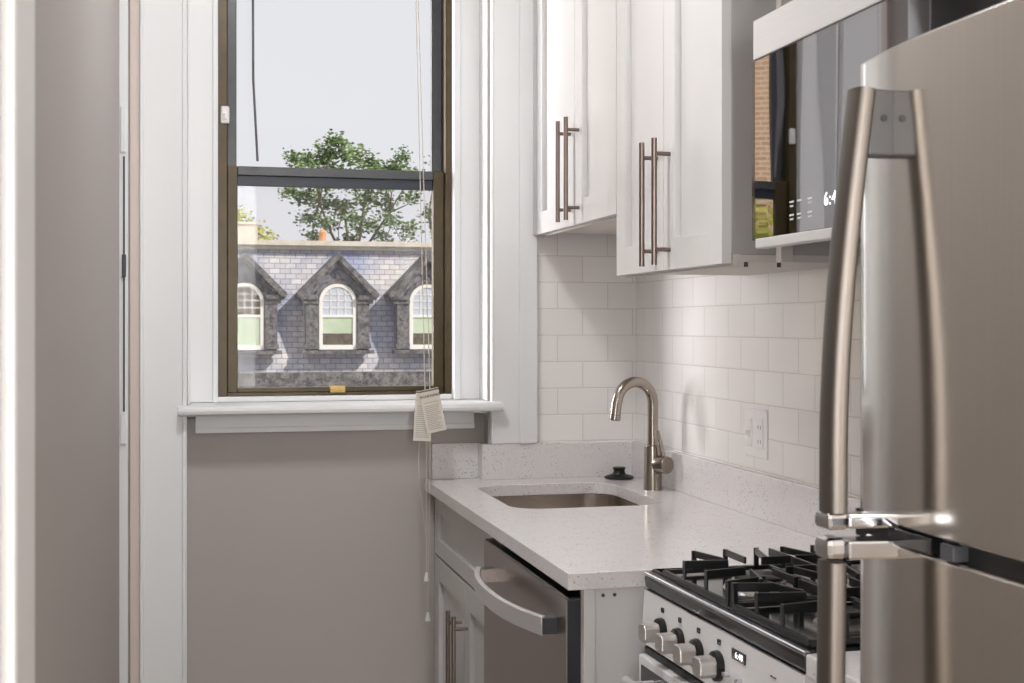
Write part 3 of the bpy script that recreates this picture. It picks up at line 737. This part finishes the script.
# dishwasher
dw = thing('dishwasher', (-0.32, -1.07, 0), 'built in stainless dishwasher with bowed handle under the counter', 'dishwasher')
bm = new(); box(bm, -0.575, -0.03, -1.411, -0.724, 0.10, 0.872); box(bm, -0.53, -0.05, -1.40, -0.73, 0.0, 0.10); obj('tub', bm, M['black'], dw)
bm = new(); box(bm, -0.626, -0.598, -1.412, -0.722, 0.11, 0.860); obj('door', bm, M['steel_dw'], dw, 0.003)
bm = new(); box(bm, -0.598, -0.580, -1.4125, -0.7215, 0.10, 0.859); obj('door_liner', bm, M['black_gloss'], dw, 0.001)
bm = new(); box(bm, -0.622, -0.58, -1.411, -0.723, 0.860, 0.862); obj('control_strip', bm, M['black_gloss'], dw)
bm = new(); box(bm, -0.6245, -0.598, -1.4145, -1.412, 0.11, 0.858); obj('door_edge', bm, M['edge'], dw)
yc, hl = -1.078, 0.270
out_, inn = [], []
for i in range(25):
    s = -1+2*i/24
    xo = -0.655-0.044*(1-abs(s)**2.2)-0.008*max(0, s)
    out_.append((xo, yc+hl*s)); inn.append((xo+0.011, yc+(hl-0.010)*s))
prof = out_ + inn[::-1]
bm = new()
def strip(bm, A_, B_, z0, z1):
    for i in range(len(A_)-1):
        v = [bm.verts.new((A_[i][0], A_[i][1], z0)), bm.verts.new((A_[i+1][0], A_[i+1][1], z0)), bm.verts.new((B_[i+1][0], B_[i+1][1], z0)), bm.verts.new((B_[i][0], B_[i][1], z0))]
        w_ = [bm.verts.new((p.co.x, p.co.y, z1)) for p in v]
        bm.faces.new(v); bm.faces.new(w_[::-1])
        for a in range(4): bm.faces.new((v[a], v[(a+1) % 4], w_[(a+1) % 4], w_[a]))
    bmesh.ops.remove_doubles(bm, verts=bm.verts[:], dist=1e-5)
    # drop interior faces
    bmesh.ops.delete(bm, geom=[f for f in bm.faces if all(len(e_.link_faces) > 2 for e_ in f.edges)], context='FACES')
strip(bm, out_, inn, 0.780, 0.815)
hb_ = obj('handle', bm, M['steel_y'], dw, 0.0015, smooth=True)
for s in (-1, 1):
    bm = new(); y0 = yc+s*hl; a, b = sorted((y0, y0-s*0.034)); box(bm, -0.654-(0.008 if s > 0 else 0), -0.624, a, b, 0.782, 0.813); obj('handle_mount', bm, M['darkgrey'] if s < 0 else M['chrome'], hb_, 0.001)

# ------------------------------------------------------------------ gas range
Y0, Y1 = -2.072, -1.468
rg = thing('gas_range', (-0.26, -1.78, 0), 'stainless gas range with black cooktop, cast iron grates and four left knobs', 'stove')
bm = new(); box(bm, -0.480, -0.03, Y0, Y1, 0.05, 0.875); obj('body', bm, M['bodygrey'], rg, 0.002)
bm = new(); prism(bm, [(-0.035, 0.876), (-0.035, 0.921), (-0.060, 0.918), (-0.485, 0.918), (-0.497, 0.912), (-0.5, 0.905), (-0.497, 0.889), (-0.48, 0.886)], 'Y', Y0, Y1)
obj('cooktop', bm, M['black_gloss'], rg, 0.0015)
bm = new(); tube(bm, [(-0.4960, Y0+0.002, 0.9125), (-0.4960, Y1-0.002, 0.9125)], 0.0042, 10); obj('cooktop_edge', bm, M['chrome'], rg, smooth=True)
bm = new(); prism(bm, [(-0.494, 0.886), (-0.500, 0.884), (-0.505, 0.790), (-0.480, 0.784), (-0.480, 0.886)], 'Y', Y0, Y1); cpn = obj('control_panel', bm, M['panel'], rg, 0.0008)
bm = new(); box(bm, -0.5005, -0.494, Y0, Y1, 0.8845, 0.8865); obj('panel_edge', bm, M['chrome'], rg)
bm = new(); box(bm, -0.512, -0.482, Y0+0.003, Y1-0.003, 0.14, 0.770); od = obj('oven_door', bm, M['panel'], rg, 0.003)
bm = new(); box(bm, -0.500, -0.482, Y0+0.003, Y1-0.003, 0.771, 0.783); obj('vent_gap', bm, M['black'], rg)
bm = new(); box(bm, -0.514, -0.5115, Y0+0.05, Y1-0.02, 0.20, 0.755); obj('oven_window', bm, M['black_gloss'], od, 0.001)
bm = new(); tube(bm, [(-0.553, Y0+0.04, 0.735), (-0.553, Y1-0.05, 0.735)], 0.010, 14)
for y in (Y0+0.07, Y1-0.08): tube(bm, [(-0.51, y, 0.735), (-0.553, y, 0.735)], 0.007, 10)
obj('oven_handle', bm, M['steel_y'], od, smooth=True)
def knob(y, z, small=False):
    q = 0.8 if small else 1.0
    bm = new(); lathe(bm, (-0.5015, y, z), (-1, 0, 0), [(0.023*q, 0), (0.024*q, 0.003), (0.023*q, 0.010), (0.019*q, 0.012)], 28)
    k = obj('knob', bm, M['black'], rg, smooth=True)
    hw_, hh, c = 0.0165*q, 0.0155*q, 0.006*q
    bm = new(); prism(bm, [(y-hw_, z-hh+c), (y-hw_+c, z-hh), (y+hw_-c, z-hh), (y+hw_, z-hh+c), (y+hw_, z+hh-c), (y+hw_-c, z+hh), (y-hw_+c, z+hh), (y-hw_, z+hh-c)], 'X', -0.541, -0.512)
    obj('knob_cap', bm, M['knob'] if not small else M['black'], k, 0.002)
KY = (-1.562, -1.640, -1.718, -1.798)
for y in KY: knob(y, 0.829)
knob(-2.032, 0.832, True)
bm = new(); box(bm, -0.5035, -0.497, -1.893, -1.846, 0.8530, 0.8690); ds = obj('clock_display', bm, M['black_gloss'], rg, 0.0006)
RX = Matrix(((0, 0, -1, 0), (-1, 0, 0, 0), (0, 1, 0, 0), (0, 0, 0, 1)))   # text facing -X, reading toward the camera
textmesh('clock_digits', '6:48', 0.0135, M['digit'], ds, Matrix.Translation((-0.5038, -1.873, 0.861)) @ RX, 0.0002)
for y in (-1.836, -1.880, -1.915):
    bm = new(); tube(bm, [(-0.502, y, 0.826), (-0.513, y, 0.8255)], 0.0045, 12); obj('push_button', bm, M['chrome'], rg, smooth=True)
bm = new(); tube(bm, [(-0.500, -1.988, 0.846), (-0.508, -1.988, 0.846)], 0.0045, 12); obj('indicator_lamp', bm, M['red'], rg, smooth=True)
for i, y in enumerate(KY):
    z0 = 0.862
    bm = new(); o1, o2 = [(y-.0045, z0), (y+.0045, z0), (y+.0045, z0+.008), (y-.0045, z0+.008)], [(y-.0037, z0+.0008), (y+.0037, z0+.0008), (y+.0037, z0+.0072), (y-.0037, z0+.0072)]
    A_ = [[bm.verts.new((xx, p[0], p[1])) for p in oo] for xx in (-0.5035, -0.4995) for oo in (o1, o2)]
    for q in range(4):
        r_ = (q+1) % 4
        bm.faces.new((A_[0][q], A_[0][r_], A_[1][r_], A_[1][q])); bm.faces.new((A_[2][q], A_[2][r_], A_[3][r_], A_[3][q])); bm.faces.new((A_[0][q], A_[0][r_], A_[2][r_], A_[2][q])); bm.faces.new((A_[1][q], A_[1][r_], A_[3][r_], A_[3][q]))
    sy = obj('burner_symbol', bm, M['printdark'], rg)
    bm = new(); qy = y+(-0.002 if i % 2 else 0.002); qz = z0+(0.0025 if i < 2 else 0.0055); box(bm, -0.5035, -0.4995, qy-0.0013, qy+0.0013, qz-0.0013, qz+0.0013); obj('symbol_dot', bm, M['printdark'], sy)
for y in (-1.978, -1.988, -2.032):
    bm = new(); box(bm, -0.503, -0.4995, y-0.003, y+0.003, 0.8585, 0.8600); obj('legend_mark', bm, M['printdark'], rg)
# burners
for bx_, by_, r in ((-0.370, -1.665, 0.048), (-0.170, -1.665, 0.036), (-0.370, -1.945, 0.036), (-0.170, -1.945, 0.048)):
    bm = new(); lathe(bm, (bx_, by_, 0.918), (0, 0, 1), [(r*1.25, 0), (r*1.2, 0.004), (r*0.95, 0.006), (r*0.95, 0.014), (r*0.8, 0.016), (0, 0.016)], 28)
    b_ = obj('burner', bm, M['alu'], rg, smooth=True)
    bm = new(); lathe(bm, (bx_, by_, 0.934), (0, 0, 1), [(r*0.86, 0), (r*0.86, 0.005), (r*0.8, 0.007), (0, 0.007)], 28); obj('burner_cap', bm, M['iron'], b_, smooth=True)
def grate(ya, yb):
    bm = new(); xa, xb = -0.485, -0.075; zt = 0.961; th = 0.0055
    def bar(p, q, z0, z1, w_=0.0045):
        p = Vector(p); q = Vector(q); d = (q-p).normalized(); nrm = Vector((-d.y, d.x))*w_/2 if True else None
        pts = [p+nrm, q+nrm, q-nrm, p-nrm]; prism(bm, [(v.x, v.y) for v in pts], 'Z', z0, z1)
    # low perimeter frame
    for p, q in (((xa, ya), (xa, yb)), ((xb, ya), (xb, yb)), ((xa, ya), (xb, ya)), ((xa, yb), (xb, yb)), ((-0.283, ya), (-0.283, yb))):
        bar(p, q, 0.921, 0.929, 0.008)
    L = yb-ya
    # front and back fingers: legs and top bars running inward
    for k in (1/3.0, 2/3.0):
        y = ya+L*k
        for x0, dx in ((xa, 0.075), (xb, -0.075)):
            a, b = sorted((x0-0.0022, x0+0.0022)); box(bm, a, b, y-0.0045, y+0.0045, 0.923, zt)
            bar((x0, y), (x0+dx, y+(0.012 if k < .5 else -0.012)), zt-0.014, zt)
        for s in (-1, 1):
            bar((-0.283+s*0.005, y), (-0.283+s*0.06, y), zt-0.014, zt)
    # side fingers
    for y0, s in ((ya, 1), (yb, -1)):
        for x in (-0.43, -0.37, -0.31, -0.258, -0.198, -0.135):
            a, b = sorted((y0, y0+s*0.005)); box(bm, x-0.0045, x+0.0045, a, b, 0.923, zt)
            tx = -0.37 if x < -0.28 else -0.198
            bar((x, y0), (x+(tx-x)*0.35, y0+s*0.085), zt-0.012, zt)
        # corner posts
        for x in (xa, xb):
            if abs(y0+1.806) > 0.05: continue
            box(bm, x-0.0045, x+0.0045, min(y0, y0+s*0.009), max(y0, y0+s*0.009), 0.918, zt)
    yi, si = (ya, 1) if abs(ya+1.806) < 0.05 else (yb, -1)
    for x0, sx in ((xa, 1), (xb, -1)): bar((x0, yi+si*0.004), (x0+sx*0.07, yi+si*0.022), zt-0.014, zt)
    bar((-0.283, ya), (-0.283, yb), zt-0.016, zt-0.002)
    obj('grate', bm, M['iron'], rg, 0.0012)
grate(-1.800, -1.528); grate(-2.062, -1.812)
bm = new(); pts = [(-0.486, Y0+0.012), (-0.486, Y1-0.012), (-0.068, Y1-0.012), (-0.068, Y0+0.012)]
tube(bm, [(x, y, 0.919) for x, y in pts]+[(pts[0][0], pts[0][1], 0.919)], 0.0035, 8); obj('spill_rim', bm, M['black_gloss'], rg, smooth=True)
rg.location.x += 0.0095; rg.rotation_euler.z = math.radians(1.4)

# small counter past the range
sc_ = thing('base_cabinet', (-0.25, -2.35, 0), 'narrow base unit between the range and the refrigerator', 'cabinet')
bm = new(); box(bm, -0.460, -0.002, -2.600, -2.092, 0.10, 0.882); box(bm, -0.42, -0.05, -2.59, -2.12, 0, 0.10); obj('cabinet_body', bm, M['cab'], sc_, 0.001)
bm = new(); box(bm, -0.484, 0.0, -2.605, -2.082, 0.884, 0.915); tag(obj('countertop', bm, M['quartz'], None, 0.003), 'short white quartz countertop piece between range and refrigerator', 'countertop')

# ------------------------------------------------------------------ microwave
mw = thing('microwave', (-0.16, -1.93, 1.4945), 'over the range microwave with mirrored black door and steel bands', 'microwave')
MY0, MY1 = -2.318, -1.5565
bm = new(); box(bm, -0.300, -0.004, MY0, MY1+0.012, 1.508, 1.905); obj('body', bm, M['darkgrey'], mw, 0.002)
bm = new(); box(bm, -0.2, -0.05, -2.2, -1.68, 1.502, 1.508); box(bm, -0.28, -0.21, -2.2, -1.70, 1.5035, 1.508); obj('vent_grille', bm, M['black'], mw)
bm = new(); box(bm, -0.317, -0.300, MY0, MY1+0.022, 1.510, 1.830); obj('door_backing', bm, M['black_gloss'], mw, 0.002)
bm = new(); box(bm, -0.320, -0.317, -2.120, MY1, 1.5128, 1.8265)
gl = obj('door_glass', bm, M['mirror'], mw)
bm = new(); box(bm, -0.3195, -0.317, MY0, -2.1235, 1.5128, 1.8265); obj('side_glass', bm, M['black_gloss'], mw)
bm = new(); box(bm, -0.3205, -0.317, -2.1232, -2.1205, 1.5128, 1.8265); obj('chrome_line', bm, M['chrome'], mw)  # thin upright chrome line between door glass and side glass
bm = new(); box(bm, -0.324, -0.300, MY0, MY1, 1.8275, 1.8975); obj('top_band', bm, M['steel_y'], mw, 0.002)
bm = new(); box(bm, -0.324, -0.300, MY0, -1.566, 1.4945, 1.5115); obj('bottom_band', bm, M['steel_y'], mw, 0.0015)
textmesh('clock_digits', '6:48', 0.030, M['digit'], gl, Matrix.Translation((-0.3206, -1.846, 1.557)) @ RX, 0.0002)
k = 0
for y in (-1.702, -1.730, -1.768):
    for z in (1.562, 1.540):
        bm = new()
        box(bm, -0.3204, -0.3199, y-0.008, y+0.008, z+0.001, z+0.004)
        if not (y == -1.730 and z > 1.55): box(bm, -0.3204, -0.3199, y-0.006, y+0.006, z-0.006, z-0.003)
        obj('button_legend', bm, M['print'], mw)

# ------------------------------------------------------------------ refrigerator
fr = thing('refrigerator', (-0.36, -2.92, 0), 'stainless top freezer refrigerator with long curved bar handles', 'refrigerator')
FY0, FY1 = -3.24, -2.618
bm = new(); box(bm, -0.640, -0.03, FY0, FY1, 0.03, 1.590); obj('cabinet_body', bm, M['bodygrey'], fr, 0.004)
# curved door section (x, y)
sec = [(-0.648, FY1+0.000), (-0.690, FY1), (-0.6955, FY1-0.0025), (-0.6995, FY1-0.008)]
for i in range(1, 13):
    s = i/12.0; sec.append((-0.6995-0.0130*(1-(1-s)**2), FY1-0.008-0.14*s))
sec2 = [(x, (FY0+FY1)-y) for x, y in sec[::-1]]
sec = sec+sec2
def door(name, z0, z1):
    bm = new(); prism(bm, sec, 'Z', z0, z1); return obj(name, bm, M['fridge'], fr, 0.0025, smooth=True)
d1 = door('freezer_door', 1.188, 1.597); d2 = door('fridge_door', 0.06, 1.1725)
bm = new(); box(bm, -0.702, -0.64, FY0+0.004, FY1-0.004, 1.168, 1.192); obj('door_gap_gasket', bm, M['black'], fr)
bm = new(); box(bm, -0.648, -0.640, FY0+0.006, FY1-0.006, 0.07, 1.588); obj('door_seal', bm, M['black'], fr)
bm = new(); box(bm, -0.714, -0.69, -2.765, -2.700, 1.1735, 1.187); obj('hinge_cover', bm, M['black_gloss'], fr, 0.001)
bm = new(); box(bm, -0.7155, -0.70, -2.800, -2.782, 1.1735, 1.1865); obj('gap_tab', bm, M['darkgrey'], fr, 0.001)
def bar_handle(parent, path, hy, name, hw=0.015, ht=0.009):
    """flattened oval section swept along (x,z) path"""
    bm = new(); n = 20; rings = []
    P_ = [Vector((x, 0, z)) for x, z in path]
    for i, p in enumerate(P_):
        d = (P_[min(i+1, len(P_)-1)]-P_[max(i-1, 0)]).normalized(); side = Vector((d.z, 0, -d.x))
        ring = []
        for k in range(n):
            a = 2*PI*k/n; c, s = math.cos(a), math.sin(a)
            q = p + side*(abs(c)**0.65*(1 if c > 0 else -1)*ht); q.y = hy + abs(s)**0.65*(1 if s > 0 else -1)*hw
            ring.append(bm.verts.new(q))
        rings.append(ring)
    for i in range(len(rings)-1):
        for k in range(n): bm.faces.new((rings[i][k], rings[i][(k+1) % n], rings[i+1][(k+1) % n], rings[i+1][k]))
    bm.faces.new(rings[0]); bm.faces.new(rings[-1][::-1])
    return obj(name, bm, M['steel'], parent, smooth=True)
HY = -2.690
# freezer handle: bows away from the door toward its lower end
z_t, z_b = 1.560, 1.200
pth = []
for i in range(25):
    s = i/24.0; x = -0.7335 - 0.0265*math.sin(min(1, s*1.12)*PI/2); pth.append((x, z_t+(z_b-z_t)*s))
h1 = bar_handle(d1, pth, HY, 'door_handle')
bm = new(); prism(bm, [(-0.700, HY-0.010), (-0.700, HY+0.011), (-0.733, HY+0.010), (-0.733, HY-0.011)], 'Z', 1.503, 1.560); obj('handle_mount', bm, M['bodygrey'], h1, 0.002)
bm = new(); tube(bm, [(-0.7185, HY-0.0105, 1.535), (-0.7185, HY-0.0118, 1.535)], 0.003, 12); obj('set_screw', bm, M['black'], h1)
bm = new(); prism(bm, [(-0.772, HY-0.0135), (-0.772, HY+0.0135), (-0.751, HY+0.0135), (-0.751, HY-0.0135)], 'Z', 1.186, 1.200); obj('handle_end', bm, M['chrome'], h1, 0.004)
bm = new(); prism(bm, [(-0.752, HY+0.012), (-0.700, HY+0.012), (-0.706, HY-0.020), (-0.752, HY-0.012)], 'Z', 1.1865, 1.198); obj('lower_mount', bm, M['chrome'], h1, 0.0025)
pth = []
for i in range(31):
    s = i/30.0; x = -0.7610 - 0.0045*math.sin(s*PI/2); pth.append((x, 1.158+(0.62-1.158)*s))
h2 = bar_handle(d2, pth, HY, 'door_handle')
bm = new(); prism(bm, [(-0.773, HY-0.0135), (-0.773, HY+0.0135), (-0.751, HY+0.0135), (-0.751, HY-0.0135)], 'Z', 1.160, 1.179); obj('handle_end', bm, M['chrome'], h2, 0.006)
bm = new(); prism(bm, [(-0.752, HY+0.012), (-0.700, HY+0.012), (-0.706, HY-0.020), (-0.752, HY-0.012)], 'Z', 1.160, 1.1765); obj('upper_mount', bm, M['chrome'], h2, 0.0025)
bm = new(); prism(bm, [(-0.700, HY-0.010), (-0.700, HY+0.011), (-0.762, HY+0.010), (-0.762, HY-0.011)], 'Z', 0.62, 0.66); obj('lower_mount', bm, M['bodygrey'], h2, 0.002)

# added ceiling fixture, unseen above the frame, housing the fill light
cl = thing('added_ceiling_light', (-1.2, -1.35, 2.86), 'added round flush white ceiling light, unseen above the frame', 'ceiling light')
bm = new(); lathe(bm, (-1.2, -1.35, 2.95), (0, 0, -1), [(0.17, 0), (0.17, 0.02), (0.16, 0.022)], 32); obj('lamp_base', bm, M['plastic'], cl, smooth=True)
bm = new(); lathe(bm, (-1.2, -1.35, 2.928), (0, 0, -1), [(0.15, 0), (0.155, 0.02), (0.13, 0.04), (0.07, 0.05), (0, 0.052)], 32); obj('lamp_shade', bm, plain('lit_opal_glass', (255, 244, 228), 0.4, emit=3.0), cl, smooth=True)
